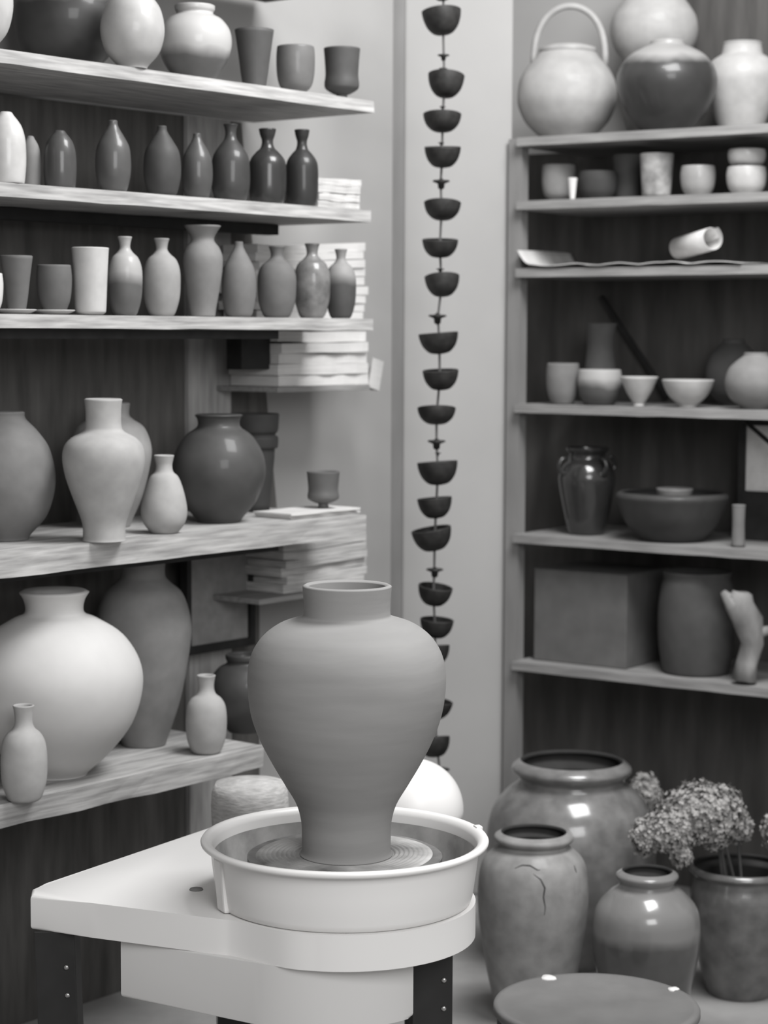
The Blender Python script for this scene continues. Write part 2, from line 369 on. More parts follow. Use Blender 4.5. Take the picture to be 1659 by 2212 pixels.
L(3, 'bottle', 'grey-brown bottle between the flared vase and the pale paper', 'bottle', 516, 37, 524, 'egg_bottle', clay(.15), margin=.008)
L(3, 'bottle', 'round-bellied brown bottle, third from right end of third shelf', 'bottle', 598, 42, 534, 'small_vase' if 0 else 'egg_vase', clay(.13), margin=.008)
L(3, 'bottle', 'speckled grey bottle with bright glaze patch, second from right, third shelf', 'bottle', 674, 39, 528, 'egg_vase', clay(.16, .4, .5, amt=.5), margin=.008)
L(3, 'bottle', 'dark-bellied bottle with pale shoulder at right end of third shelf', 'bottle', 736, 33, 540, 'egg_vase', clay(.07, .6, v2=.25, split=.075), margin=.014)

L(4, 'round_jar', 'big grey globe jar cut off by left edge, fourth shelf', 'jar', 8, 108, 892, 'globe', clay(.17), margin=.06, seg=72)
L(4, 'storage_jar', 'shadowy grey jar half hidden behind the tall pale vase', 'jar', 238, 87, 872, 'tall_jar', clay(.30), margin=.115, seg=64)
L(4, 'vase', 'tall pale unglazed vase with straight neck and narrow foot, fourth shelf', 'vase', 222, 89, 864, 'baluster', clay(.36), margin=-.065, seg=72)
L(4, 'bottle', 'small pale gourd-like bottle in front of the dark jar, fourth shelf', 'bottle', 353, 50, 985, 'small_vase', clay(.37), margin=-.012)
L(4, 'storage_jar', 'dark brown wide-shouldered jar with short neck, fourth shelf', 'jar', 472, 100, 898, 'round_jar', clay(.065, .55, .15), margin=.02, seg=64)
L(4, 'flower_pot', 'dark pot with thick double collar behind the dark brown jar', 'pot', 550, 51, 895, 'collar_pot', clay(.045, .7), margin=.17)
# cup on paper
v = .075; c = LF.w(LF.U(699, v), v); zc = ZL[4] + .0125
pot_at('tea_cup', 'dark footed cup standing alone on the paper pile, fourth shelf', 'cup', (c.x, c.y, zc), 36 / F * c.y, P(699, 1020, c.y).z - zc, 'cup_foot', clay(.11, .6))

L(5, 'storage_jar', 'tall grey wide-shouldered jar behind the white moon jar', 'jar', 306, 104, 1205, 'tall_jar', clay(.22), margin=.09, seg=72)
L(5, 'moon_jar', 'large bright white moon jar, widest vessel on the lowest left shelf', 'jar', 112, 190, 1280, 'moon', clay(.56, .6, amt=.02), margin=-.045, seg=96, wob=.006)
L(5, 'bottle', 'small pale bottle in front of the white moon jar, bottom left', 'bottle', 42, 51, 1525, 'lean_vase', clay(.37), margin=-.045)
L(5, 'bottle', 'small pale bottle on lowest shelf just left of the big clay vase', 'bottle', 443, 45, 1460, 'lean_vase', clay(.38), margin=.0)
L(5, 'storage_jar', 'dark round jar with flared rim behind the big clay vase', 'jar', 528, 78, 1415, 'squat_neck', clay(.06, .5, .2), margin=.055)
# framed canvas leaning behind
bm = bmesh.new(); za = ZL[3] - .0225; box(bm, LF.U(522, .20), LF.U(584, .20), .20, .24, LF.zat(555, 798, .20), za, .001); box(bm, LF.U(516, .20), LF.U(588, .20), .198, .24, za, za + .0002)
tag(link('black_box', bm, BLACKW, None, (LF.o.x, LF.o.y, 0), LF.ang), 'small black box fixed under the third left shelf, left of the white paper', 'box')
fr = empty('framed_canvas', 'grey panel in a thin dark frame standing behind the small pale bottle', 'picture', LF.w(LF.U(475, .27), .27, ZL[5]), LF.ang)
w_, h_ = (LF.U(546, .27) - LF.U(400, .27)), ZL[4] - .06 - ZL[5]
zb_ = LF.zat(475, 1400, .27) - ZL[5]
fr.location.z = ZL[5] + zb_
hh = ZL[4] - .045 - fr.location.z
bm = bmesh.new(); box(bm, -w_/2, w_/2, .004, .012, .0, hh); link('cloth', bm, CANVAS, fr)
bm = bmesh.new(); box(bm, w_/2 - .012, w_/2 + .002, -.004, .014, -.004, hh); box(bm, -w_/2 - .002, -w_/2 + .010, -.004, .014, -.004, hh)
box(bm, -w_/2 + .010, w_/2 - .012, -.004, .014, -.004, .012); box(bm, -w_/2 + .010, w_/2 - .012, -.004, .014, hh - .012, hh); link('frame', bm, BLACKW, fr)

# ------------------------------------------------------------------ right shelving
ZR = [RF.zat(1123, 297), RF.zat(1123, 434), RF.zat(1123, 580), RF.zat(1123, 873), RF.zat(1123, 1155), RF.zat(1123, 1431)]
print('ZR', ZR)
rsh = empty('shelving_unit', 'grey wooden shelving with dark back board along the right wall', 'shelves', RF.w(0, 0), RF.ang)
for zz in ZR: board(rsh, RF.U(1112), 1.3, 0, .33, zz, .019, WOODR)
bm = bmesh.new(); box(bm, RF.U(1100, .03), RF.U(1128, .03), .02, .05, 0, ZR[0] + .0); link('post', bm, GREY, rsh)
bm = bmesh.new(); box(bm, RF.U(1085, .34), 1.3, .335, .355, 0, ZR[0] - .005); link('back_board', bm, DARKR, rsh)
Rr = lambda i, *a, **k: shelf_pot(RF, ZR[i], *a, **k)
# handled pot
v = .12; c = RF.w(RF.U(1219, v), v); r = 106 / F * c.y; top = P(1219, 116, c.y).z
pt = empty('handled_pot', 'white round lidded pot with tall arched handle on the top right shelf', 'pot', (c.x, c.y, ZR[0] + .0008))
h_ = top - ZR[0]
PR['tea'] = [(0,.46),(.06,.58),(.2,.82),(.38,.97),(.52,1),(.68,.96),(.82,.83),(.93,.66),(1,.58)]
pot_at('body', None, None, (0, 0, 0), r, h_, 'tea', clay(.34, .6, .1), parent=pt, seg=72)
link('lid', lathe_bm([(0, 0), (.55*r, 0), (.585*r, .003), (.57*r, .012), (.35*r, .019), (.001, .022)], 48), clay(.34, .6, .1), pt, (0, 0, h_ - .001), smooth=True)
ht = P(1219, 14, c.y).z - ZR[0]
hw_ = 76 / F * c.y; pts = []
for k in range(29):
    a = math.pi * k / 28; zz = h_ * .86 + (ht - h_ * .86) * (math.sin(a) ** .75 if a not in (0,) else 0)
    pts.append((hw_ * math.cos(a) * (1 if k in (0, 28) else 1.0) + .004, 0, zz))
link('handle', tube_bm(pts, .0075, 10), clay(.34, .6, .1), pt, rot=R(-8), smooth=True)
Rr(0, 'vase', 'tall pale gourd-shaped vase rising behind the dark round pot', 'vase', 1403, 93, -60, 'gourd', clay(.34, .6, .1), margin=.155, seg=64)
Rr(0, 'round_jar', 'dark round jar with painted-on shoulder highlight between the handled pot and white jar', 'jar', 1432, 106, 90, [(0,.46),(.05,.55),(.25,.83),(.5,1),(.68,.97),(.84,.76),(.93,.48),(.955,.36),(1,.34)], clay(.035, .4, .3, v2=.30, split=.155), margin=-.02, seg=72)  # pale upper colour paints in the highlight crescent
Rr(0, 'jar', 'white ginger-type jar with short neck at right end of top shelf', 'jar', 1592, 76, 94, 'ginger', clay(.37, .6, .1), margin=.165, seg=64)
Rr(1, 'cup', 'pale cup at left end of the second right shelf', 'cup', 1203, 36, 358, 'tea_bowl', clay(.24), margin=.05)
Rr(1, 'egg_cup', 'tiny white upright cup in front of the leftmost pale cup', 'cup', 1233, 10, 386, 'tumbler', clay(.65), margin=.01)
Rr(1, 'cup', 'very dark low cup right of the tiny white one', 'cup', 1288, 42, 372, 'low_cup', clay(.045), margin=.03)
Rr(1, 'cup', 'dim brown cup left of the mottled pale mug, under top shelf', 'cup', 1352, 34, 336, 'beaker', clay(.085), margin=.1)
Rr(1, 'mug', 'mottled pale straight mug in the middle of second right shelf', 'cup', 1413, 37, 334, 'beaker', clay(.26, .5, .2, amt=.5), margin=.02)
Rr(1, 'bowl', 'small low bowl with white band between mug and stacked bowls', 'bowl', 1502, 38, 360, 'low_cup', clay(.28, .4, .3), margin=.03)
o1 = Rr(1, 'bowl', 'lower white bowl of the stacked pair on the second right shelf', 'bowl', 1606, 43, 362, 'low_cup', clay(.42, .4, .3), margin=.03)
v = 43 / F * 4.3 + .03
zt_ = P(1606, 364, o1.location.y).z
pot_at('bowl', 'upper white bowl of the stacked pair on the second right shelf', 'bowl', (o1.location.x, o1.location.y, zt_ + .0018), 41 / F * o1.location.y, P(1606, 326, o1.location.y).z - zt_, 'low_cup', clay(.38, .4, .3))
# third shelf: paper sheet and roll
def sheet():
    bm = bmesh.new(); u0, u1 = RF.U(1118), RF.U(1600); rows = []; NU, NV = 70, 10
    for i in range(NU + 1):
        s = i / NU; row = []
        for j in range(NV + 1):
            t = j / NV; u = u0 + (u1 - u0) * s
            zz = .003 + .004 * abs(noise.noise(Vector((s * 9, t * 2, 1)))) + .002 * math.sin(s * 30 + t * 3)
            if s < .10: zz += (max(0, .06 - s) / .06) ** 2 * .034
            row.append(bm.verts.new((u, -.006 + .25 * t, zz + .002)))
        rows.append(row)
    for A, B in zip(rows, rows[1:]):
        for j in range(NV): bm.faces.new((A[j], B[j], B[j+1], A[j+1]))
    o = link('paper_sheet', bm, mat('crumpled_paper', .5, .8, .2), None, RF.w(0, 0, ZR[2]), RF.ang, smooth=True)
    s_ = o.modifiers.new('solid', 'SOLIDIFY'); s_.thickness = .002; s_.offset = 1
    return tag(o, 'long crumpled pale sheet lying along the third right shelf, left end curled up', 'paper')
sheet()
bm = bmesh.new(); prof = []
rr, ln = .020, .12
ri = [[], []]
NS = 40
rings = []
for q in (0, 1):
    for rad in (lambda a: rr + .0012 * a, lambda a: rr - .002 + .0012 * a):
        rings.append([bm.verts.new(((q - .5) * ln, rad(a) * math.cos(a), rad(a) * math.sin(a))) for a in [7.2 * k / NS for k in range(NS + 1)]])
a0, b0, a1, b1 = rings[0], rings[1], rings[2], rings[3]
for k in range(NS):
    bm.faces.new((a0[k], a0[k+1], a1[k+1], a1[k])); bm.faces.new((b0[k], b1[k], b1[k+1], b0[k+1]))
    bm.faces.new((a0[k], b0[k], b0[k+1], a0[k+1])); bm.faces.new((a1[k], a1[k+1], b1[k+1], b1[k]))
for k in (0, NS): bm.faces.new((a0[k], a1[k], b1[k], b0[k]))
c = RF.w(RF.U(1498, .06), .06, ZR[2] + .050)
tag(link('paper_roll', bm, mat('rolled_card', .5, .8, .2), None, c, (0, R(-8), RF.ang - R(28)), smooth=True), 'short open roll of pale card on the third right shelf', 'paper roll')
# fourth
Rr(3, 'cup', 'rounded pale cup at left end of the fourth right shelf', 'cup', 1217, 36, 786, 'low_cup', clay(.17), margin=.02)
Rr(3, 'vase', 'tall dim cylindrical vase behind the bowls on the fourth right shelf', 'vase', 1298, 36, 700, [(0,.9),(.05,1),(.4,.95),(.7,.82),(.9,.86),(1,.98)], clay(.12), margin=.15)
Rr(3, 'bowl', 'dark bowl with dripping white rim in front of the tall dim vase', 'bowl', 1297, 48, 800, 'low_cup', clay(.08, .5, v2=.36, split=.062 - .012), margin=.015)
Rr(3, 'bowl', 'small white conical footed bowl, middle of the fourth right shelf', 'bowl', 1382, 41, 815, 'cone_bowl', clay(.42, .5), margin=.01)
Rr(3, 'bowl', 'wide white footed bowl left of the round grey jar', 'bowl', 1488, 56, 822, 'bowl', clay(.42, .5), margin=.01)
Rr(3, 'round_jar', 'round pale grey jar at right edge of the fourth right shelf', 'jar', 1634, 66, 764, 'globe', clay(.20, .6), margin=.0)
Rr(3, 'round_jar', 'dim round jar behind the pale grey one at the right edge', 'jar', 1585, 60, 735, 'globe', clay(.07, .8), margin=.16)
a = RF.w(RF.U(1405, .30), .30); b = RF.w(RF.U(1298, .30), .30)
tag(link('rod', tube_bm([P(1405, 727, a.y - .0), P(1298, 642, b.y)] if 0 else [RF.w(RF.U(1445, .31), .31, ZR[3] + .012), RF.w(RF.U(1298, .325), .325, RF.zat(1298, 642, .325))], .007, 8), BLACKW), 'thin black stick leaning diagonally on the back of the fourth right shelf', 'stick')
# fifth
v = .1; c = RF.w(RF.U(1272, v), v); r = 62 / F * c.y; top = P(1272, 968, c.y).z
lj = empty('lug_jar', 'glossy black jar with small shoulder lugs on the fifth right shelf', 'jar', (c.x, c.y, ZR[4] + .0008))
PR['lug'] = [(0,.6),(.04,.66),(.3,.84),(.55,.98),(.68,1),(.8,.86),(.87,.68),(.92,.64),(.97,.74),(1,.76)]
BL = clay(.03, .22, .9)
pot_at('body', None, None, (0, 0, 0), r, top - ZR[4], 'lug', BL, parent=lj, seg=64)
for k in range(4):
    a = k * math.pi / 2 + .5; hz = (top - ZR[4]); pts = []
    for q in range(9):
        b = math.pi * q / 8; pts.append(((r * .92 + .016 * math.sin(b)) * math.cos(a), (r * .92 + .016 * math.sin(b)) * math.sin(a), hz * .82 - .018 * math.cos(b) - .004))
    link('lug', tube_bm(pts, .005, 8), BL, lj, smooth=True)
bas = Rr(4, 'basin', 'wide dark basin beside the glossy black jar, fifth right shelf', 'bowl', 1458, 122, 1066, 'wide_basin', clay(.05, .6, .1), margin=-.03, seg=64)
bz = P(1458, 1066, bas.location.y).z - ZR[4]
pot_at('bowl', 'pale shallow bowl standing inside the wide dark basin', 'bowl', (bas.location.x + .005, bas.location.y, ZR[4] + bz * .16), .040, bz * .94, [(0,.6),(.1,.6),(.6,.8),(1,1)], clay(.2, .5))
Rr(4, 'vase', 'slim dim cylinder vase right of the wide dark basin', 'vase', 1603, 15, 1092, [(0,1),(.5,.9),(.9,.95),(1,1)], clay(.17), margin=.03)
v = .2; pf = empty('framed_picture', 'dark framed picture with white sheet at right edge of fifth shelf', 'picture', RF.w(RF.U(1606, v), v, ZR[4] + .0008), RF.ang)
hz0, hz1 = RF.zat(1640, 1062, v) - ZR[4], RF.zat(1640, 920, v) - ZR[4]
wz = .16
bm = bmesh.new(); box(bm, .012, wz, 0, .004, hz0, hz1); link('picture_sheet', bm, clay(.62), pf)
bm = bmesh.new(); box(bm, -.004, .012, -.006, .012, 0, hz1 + .014); box(bm, wz, wz + .014, -.006, .012, 0, hz1 + .014); box(bm, .012, wz, -.006, .012, hz1, hz1 + .014); box(bm, .012, wz, -.006, .012, 0, hz0); link('frame', bm, BLACKW, pf)
u_ = RF.U(1530, .27)
tag(link('rod', tube_bm([RF.w(RF.U(1612, .17), .165, ZR[3] - .028), RF.w(RF.U(1690, .10), .10, ZR[4] + .20)], .005, 8), BLACKW), 'black stick slanting across the top corner of the framed picture', 'stick')
# sixth
uc0, uc1 = RF.U(1160, .05), RF.U(1362, .05)
bx = empty('cardboard_box', 'plain grey cardboard box at left end of the lowest right shelf', 'box', RF.w((uc0 + uc1) / 2, .05, ZR[5] + .0006), RF.ang)
bw = (uc1 - uc0) / 2; bh = RF.zat(1260, 1238, .05) - ZR[5]
bm = bmesh.new(); box(bm, -bw, bw, 0, .2, 0, bh, .002); link('carton', bm, CARD, bx)
bm = bmesh.new(); box(bm, -bw - .001, bw + .001, -.001, .1, bh, bh + .002); link('flap', bm, CARD, bx)
bm = bmesh.new(); box(bm, -bw - .001, bw + .001, .102, .201, bh, bh + .002); link('flap', bm, CARD, bx)
Rr(5, 'storage_jar', 'tall dim brown crock behind the pale twisted wood, lowest right shelf', 'jar', 1515, 84, 1236, [(0,.8),(.04,.86),(.3,.97),(.6,1),(.85,.93),(.93,.86),(1,.9)], clay(.07, .8), margin=.02, seg=64)
c = RF.w(RF.U(1618, .02), .03, ZR[5] + .001)
def q(px, py): p = P(px, py, c.y); return p - c
k_ = .00096
bm = tube_bm([q(1606, 1480), q(1613, 1442), q(1625, 1402), q(1616, 1352), q(1600, 1318), q(1598, 1296), q(1600, 1288)], [28*k_, 24*k_, 25*k_, 33*k_, 30*k_, 26*k_, 17*k_], 14)
tube_bm([q(1605, 1350), q(1584, 1316), q(1564, 1288)], [24*k_, 19*k_, 7*k_], 10, bm)
tube_bm([q(1622, 1385), q(1652, 1372), q(1690, 1368)], [14*k_, 11*k_, 7*k_], 8, bm)
for v_ in bm.verts: v_.co += noise.noise_vector(v_.co * 45) * .004
dw = link('driftwood', bm, mat('weathered_wood', .24, .85, .1, amt=.35, scale=25, stretch=(1, 1, .4), bump=.6), None, c, smooth=True)
dw.data.transform(Matrix.Translation((0, 0, -min(v.co.z for v in dw.data.vertices))))
tag(dw, 'pale twisted forked piece of wood standing at right of lowest shelf', 'driftwood')

# ------------------------------------------------------------------ hanging chain of cups
DC = 4.22
path = [(958, -320), (958, 0), (957, 50), (960, 180), (956, 265), (955, 340), (952, 395), (954, 455), (950, 535), (954, 615), (946, 686), (949, 740), (950, 820), (943, 897), (943, 957), (946, 1020), (942, 1097), (939, 1163), (938, 1235), (936, 1285), (940, 1358), (940, 1420), (938, 1535), (944, 1612), (950, 1665)]
wp = [P(x, y, DC) for x, y in path]
o0 = wp[0].copy()
chn = empty('hanging_chain', 'long cord strung with dark iron cups hanging in front of the pale wall', 'hanging ornament', o0)
link('cord', tube_bm([p - o0 for p in wp], .0026, 6), CORD, chn)
cups = [(957, 22, 75, 42, 0), (961, 160, 210, 39, 12), (955, 246, 285, 41, 6), (956, 318, 363, 39, 6), (955, 437, 475, 40, 2), (950, 518, 557, 39, -3), (957, 596, 640, 38, 13), (950, 720, 765, 43, -2),
        (953, 800, 843, 39, -3), (943, 881, 917, 42, 0), (948, 998, 1048, 44, 4), (942, 1076, 1120, 38, 5), (939, 1142, 1190, 44, -3), (935, 1266, 1308, 38, -6), (941, 1338, 1378, 37, 0), (936, 1396, 1438, 38, 3), (934, 1512, 1552, 39, -5), (940, 1594, 1636, 36, -10),
        (958, -112, -60, 41, 3), (958, -30, 2, 24, 0)]
cup_me = None
for cx, y0, y1, hw, tl in cups:
    a, b = P(cx, y0, DC), P(cx, y1, DC); r = hw / F * DC; h = a.z - b.z
    pts = [(r * .12, 0), (r * .5, h * .08), (r * .8, h * .36), (r * .95, h * .7), (r, h)]
    bm = lathe_bm(hollow(pts, .004, .14), 32, .02, cx + y0)
    link('cup', bm, IRON, chn, b - o0, (R(random.uniform(2, 10)), R(tl), random.uniform(0, 6)), smooth=True)
for cx, cy, hw in ((958, 122, 13), (957, 150, 9), (953, 395, 19), (951, 583, 9), (945, 686, 20), (943, 957, 20), (939, 1234, 19), (956, 1665, 16), (956, 232, 7), (953, 310, 7), (946, 980, 7)):
    p = P(cx, cy, DC); r = hw / F * DC
    link('bead', lathe_bm([(0, -r * .8), (r * .35, -r * .6), (r * .4, -r * .1), (r, r * .15), (r * .9, r * .3), (r * .35, r * .32), (0, r * .6)], 20), IRON, chn, p - o0, smooth=True)

# ------------------------------------------------------------------ pottery wheel
WC = Vector((P(745, 1812, 2.857).x, 2.857, 0)); RIMZ = P(745, 1812, 2.857).z; print('rim z', RIMZ)
TOPZ = RIMZ - .084
whl = empty('pottery_wheel', 'white electric pottery wheel with round splash pan and dark steel legs', 'pottery wheel', (WC.x, WC.y, 0))
TR = .183
def rel(px, py, z): p = PZ(px, py, z); return (p.x - WC.x, p.y - WC.y)
Lf, Lm, Lb = rel(66, 1934, TOPZ), rel(68, 1926, TOPZ), rel(100, 1908, TOPZ)
Bk = rel(436, 1792, TOPZ); Ff = rel(512, 1990, TOPZ)
print(Lf, Lb, Bk, Ff)
def outline(inset=0, x_cut=None):
    pts = []
    dx, dy = Bk[0] - Lb[0], Bk[1] - Lb[1]
    Bf = (Bk[0] + dx * .12, Bk[1] + dy * .12)
    ctl = [Lf, Ff]
    r = TR
    a0 = math.atan2(Ff[1] + .02, Ff[0]); a0 = R(-118)
    a0 = R(-114)
    arc = [(r * math.cos(a0 + k * R(205) / 40), r * math.sin(a0 + k * R(205) / 40)) for k in range(41)]
    corner = [Lb, ((Lb[0] + Lf[0]) / 2 - .010, (Lb[1] + Lf[1]) / 2 + .003), Lf]
    mid = (Ff[0] * .3 + Lf[0] * .7, Ff[1] * .3 + Lf[1] * .7); m2 = (Ff[0] * .85 + Lf[0] * .15, Ff[1] * .85 + Lf[1] * .15)
    sm = [(p.x, p.y) for p in catmull([mid, m2, Ff, arc[0], arc[3]], 8)]
    pts = corner + sm[:-1] + arc[3:] + [(Bf[0] + .14, Bf[1] + .01), (Bf[0] + .03, Bf[1] + .01), Bf]
    return pts
def prism(name, pts, z0, z1, m, parent, bev=.004):
    bm = bmesh.new(); a = [bm.verts.new((x, y, z1)) for x, y in pts]; b = [bm.verts.new((x, y, z0)) for x, y in pts]
    ft = bm.faces.new(a); fb = bm.faces.new(b[::-1]); n = len(a)
    for k in range(n): bm.faces.new((a[k], b[k], b[(k+1)%n], a[(k+1)%n]))
    if bev: bmesh.ops.bevel(bm, geom=list(ft.edges) + list(fb.edges), offset=bev, segments=3, affect='EDGES', profile=.5)
    o = link(name, bm, m, parent, smooth=True); o.data.set_sharp_from_angle(angle=R(38)); return o
ol = outline()
SL = .049
prism('table_top', ol, TOPZ - SL, TOPZ, PLAST, whl, .005)
# housing below
hx0 = rel(252, 2040, TOPZ - SL)[0]
hr = .168; a0 = R(-122)
hp = [(hx0, .10), (hx0 + .002, -.035)] + [(hr * math.cos(a0 + k * R(80) / 24) - .03, hr * math.sin(a0 + k * R(80) / 24)) for k in range(25)] + [(.092, -.06), (.092, .10)]
prism('motor_housing', hp, TOPZ - SL - .084, TOPZ - SL, PLAST2, whl, .006)
def leg(px0, px1, d, sx, sk):
    z1 = TOPZ - SL; a, b = P(px0, 2080, d), P(px1, 2080, d); e = empty
    w = b.x - a.x; bm = bmesh.new()
    box(bm, 0, w, 0, .004, 0, z1, .001); box(bm, 0 if sx > 0 else w - .004, .004 if sx > 0 else w, .004, w, 0, z1, .001)
    for v_ in bm.verts: v_.co.x += (z1 - v_.co.z) * sk
    o = link('leg', bm, STEEL, whl, (a.x - WC.x, d - WC.y, 0))
    for zz in (z1 - .05, z1 - .09, z1 - .2):
        link('bolt', lathe_bm([(0, 0), (.004, 0), (.0035, .002), (0, .003)], 12), BOLT, o, (w * .78 + (z1 - zz) * sk, 0, zz), (R(90), 0, 0), smooth=True)
leg(74, 160, 2.85, -1, .03); leg(892, 978, 2.80, -1, 0.0)
z1 = TOPZ - SL
for px, d in ((470, 3.15), (900, 3.0)):
    a = P(px, 1900, d); bm = bmesh.new(); box(bm, 0, .05, 0, .004, 0, z1); box(bm, 0, .004, .004, .05, 0, z1); link('leg', bm, STEEL, whl, (a.x - WC.x, d - WC.y, 0))
# splash pan
R0 = .200
pan = [(0, .0), (.172, .0), (.1765, .002), (.179, .010), (.184, .045), (.187, .072), (.1885, .077), (.1965, .0785), (.2003, .081), (.2008, .084), (.199, .087), (.194, .088), (.187, .085), (.184, .078), (.180, .045), (.175, .012), (.165, .006), (0, .006)]
sp = link('splash_pan', lathe_bm(pan, 128), PLAST, whl, (0, 0, TOPZ), smooth=True)
film = [(.03, .0068), (.164, .0068), (.1735, .0125), (.1785, .045), (.1812, .068)]  # dried slip, with the shade of the inner wall mixed into its grey
link('slurry_shade_film', lathe_bm(film, 96), mat('slurry_and_shade', .40, .6, .3, amt=.35, scale=18, bump=.2), sp, smooth=True)
# joint lugs of the two pan halves
for a in (R(207),):
    bm = bmesh.new(); box(bm, .174, .190, -.022, .006, .001, .076, .004)
    for v_ in bm.verts: v_.co.x -= (.076 - v_.co.z) * .08
    link('pan_joint', bm, PLAST, sp, (0, 0, 0), (0, 0, a))
bm = bmesh.new(); box(bm, .1925, .2022, -.003, .012, .078, .0895, .0015); link('rim_clip', bm, PLAST, sp, (0, 0, 0), (0, 0, R(16)))
WZ = .062
hd = link('wheel_head', lathe_bm([(0, .012), (.03, .012), (.03, WZ - .012), (.132, WZ - .012), (.136, WZ - .009), (.136, WZ - .001), (.134, WZ), (0, WZ)], 96), SLIP, whl, (0, 0, TOPZ), smooth=False)
# slip rings thrown around the foot of the pot
prof = [(0, .0004), (.068, .0004)]
for k in range(61):
    r = .0685 + .0535 * k / 60
    prof.append((r, .0015 * min(1, k / 14) + .0018 * abs(math.sin(k * .42)) * (1 - k / 75)))
prof.append((.123, 0))
link('slip_ring', lathe_bm(prof, 96, .03, 5), mat('pale_slip', .34, .4, .5, amt=.75, scale=11, bump=.3), hd, (0, 0, WZ), smooth=True)
bm = lathe_bm([(0, 0), (.010, 0), (.009, .002), (0, .003)], 16)
p = rel(424, 1922, TOPZ); link('switch', bm, GREY, whl, (p[0], p[1], TOPZ), smooth=True)

# big vase on the wheel
VB = TOPZ + WZ + .0012
dv_ = 2.857; cxp = 749
pts_px = [(103, 1858), (98, 1835), (98, 1810), (99, 1775), (110, 1735), (137, 1690), (164, 1645), (190, 1595), (208, 1545), (216, 1495), (216, 1450), (206, 1410), (183, 1375), (150, 1350), (118, 1338), (98, 1332), (94, 1322), (94, 1300), (96, 1278), (97, 1266)]
vc = P(cxp, 1500, dv_); pp = []
for hw, y in pts_px:
    pp.append((hw / F * dv_, P(cxp, y, dv_).z - VB))
pp[0] = (pp[0][0], 0)
vas = link('vase', lathe_bm(hollow(pp, .008), 128, .008, 3), mat('leather_hard_clay', .275, .8, .15, amt=.06, scale=8, stretch=(1, 1, 7), bump=.25), None, (vc.x, dv_, VB), smooth=True)
tag(vas, 'large unglazed grey clay vase standing on the pottery wheel', 'vase')

# ------------------------------------------------------------------ behind the wheel
c = P(540, 1720, 3.42); r = 84 / F * 3.42; top = P(540, 1690, 3.42).z
tag(link('woven_basket', lathe_bm([(0, 0), (r * .85, 0), (r * .92, top * .4), (r * .98, top * .8), (r * 1.02, top * .93), (r, top * .97), (r * .9, top), (0, top + .006)], 64, .03, 9), WICK, None, (c.x, 3.42 if 0 else 3.42, 0), smooth=True), 'pale woven basket with flat closed lid standing behind the left of the splash pan', 'basket')
c = P(892, 1752, 3.5); r = 111 / F * 3.5; zt_ = P(892, 1640, 3.5).z
st = empty('stool', 'dark low stool hidden behind the wheel', 'stool', (c.x, c.y, 0))
st['label'] = 'dark round stool under the white dome behind the wheel'
zs = zt_ - r * 1.25
link('seat', lathe_bm([(0, zs - .03), (r * .9, zs - .03), (r * .92, zs - .02), (r * .92, zs - .003), (r * .9, zs), (0, zs)], 48), BLACKW, st)
for k in range(3):
    a = k * 2.094 + .5; link('leg', tube_bm([(r * .6 * math.cos(a), r * .6 * math.sin(a), zs - .02), (r * .8 * math.cos(a), r * .8 * math.sin(a), 0)], .012, 10), BLACKW, st, smooth=True)
dm = [(0, 0), (r * .93, 0)] + [(r * math.cos(t) , r * .25 + r * math.sin(t)) for t in [R(-6) + R(96) * k / 20 for k in range(20)]] + [(0, r * 1.25)]
tag(link('plaster_dome', lathe_bm(dm, 64), PLAST, None, (c.x, c.y, zs), smooth=True), 'smooth white plaster dome behind the right side of the splash pan', 'mould')

# ------------------------------------------------------------------ floor jars
INNER = mat('jar_shade_and_crack', .045, .9, .1)  # shade of the deep jars put into the colour; cracks share it
def floor_pot(name, label, cat, cx, hw, ytop, d, prof, m, th=.012, parts=()):
    c = P(cx, 1900, d); h = P(cx, ytop, d).z; r = hw / F * d
    pts = [(r * w, h * t) for t, w in (PR[prof] if isinstance(prof, str) else prof)]
    full = hollow(pts, th); n = len(catmull(pts, 5)) + 3
    root = empty(name, label, cat, (c.x, d, 0))
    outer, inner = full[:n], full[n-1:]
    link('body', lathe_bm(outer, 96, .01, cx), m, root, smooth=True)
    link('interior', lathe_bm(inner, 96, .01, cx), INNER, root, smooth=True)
    return root
fg = None
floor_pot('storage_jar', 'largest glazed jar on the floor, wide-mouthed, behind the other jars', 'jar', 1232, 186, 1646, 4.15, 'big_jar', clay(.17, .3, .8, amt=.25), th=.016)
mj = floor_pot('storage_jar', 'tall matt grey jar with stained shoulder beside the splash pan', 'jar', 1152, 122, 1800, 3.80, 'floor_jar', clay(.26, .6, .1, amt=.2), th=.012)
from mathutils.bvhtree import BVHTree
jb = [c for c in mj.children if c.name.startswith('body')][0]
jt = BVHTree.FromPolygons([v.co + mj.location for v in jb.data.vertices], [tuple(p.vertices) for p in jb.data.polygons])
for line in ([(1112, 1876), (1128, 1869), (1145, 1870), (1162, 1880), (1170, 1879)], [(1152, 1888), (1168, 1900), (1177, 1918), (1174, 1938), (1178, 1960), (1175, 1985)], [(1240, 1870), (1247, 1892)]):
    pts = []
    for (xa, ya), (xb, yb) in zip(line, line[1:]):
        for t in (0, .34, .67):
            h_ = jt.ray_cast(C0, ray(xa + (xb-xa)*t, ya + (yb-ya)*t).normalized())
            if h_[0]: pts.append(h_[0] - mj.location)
    n_ = len(pts); link('glaze_crack', tube_bm(pts, [.0011 * (.3 + math.sin(math.pi * (k + .5) / n_)) for k in range(n_)], 6), INNER, mj, smooth=True)
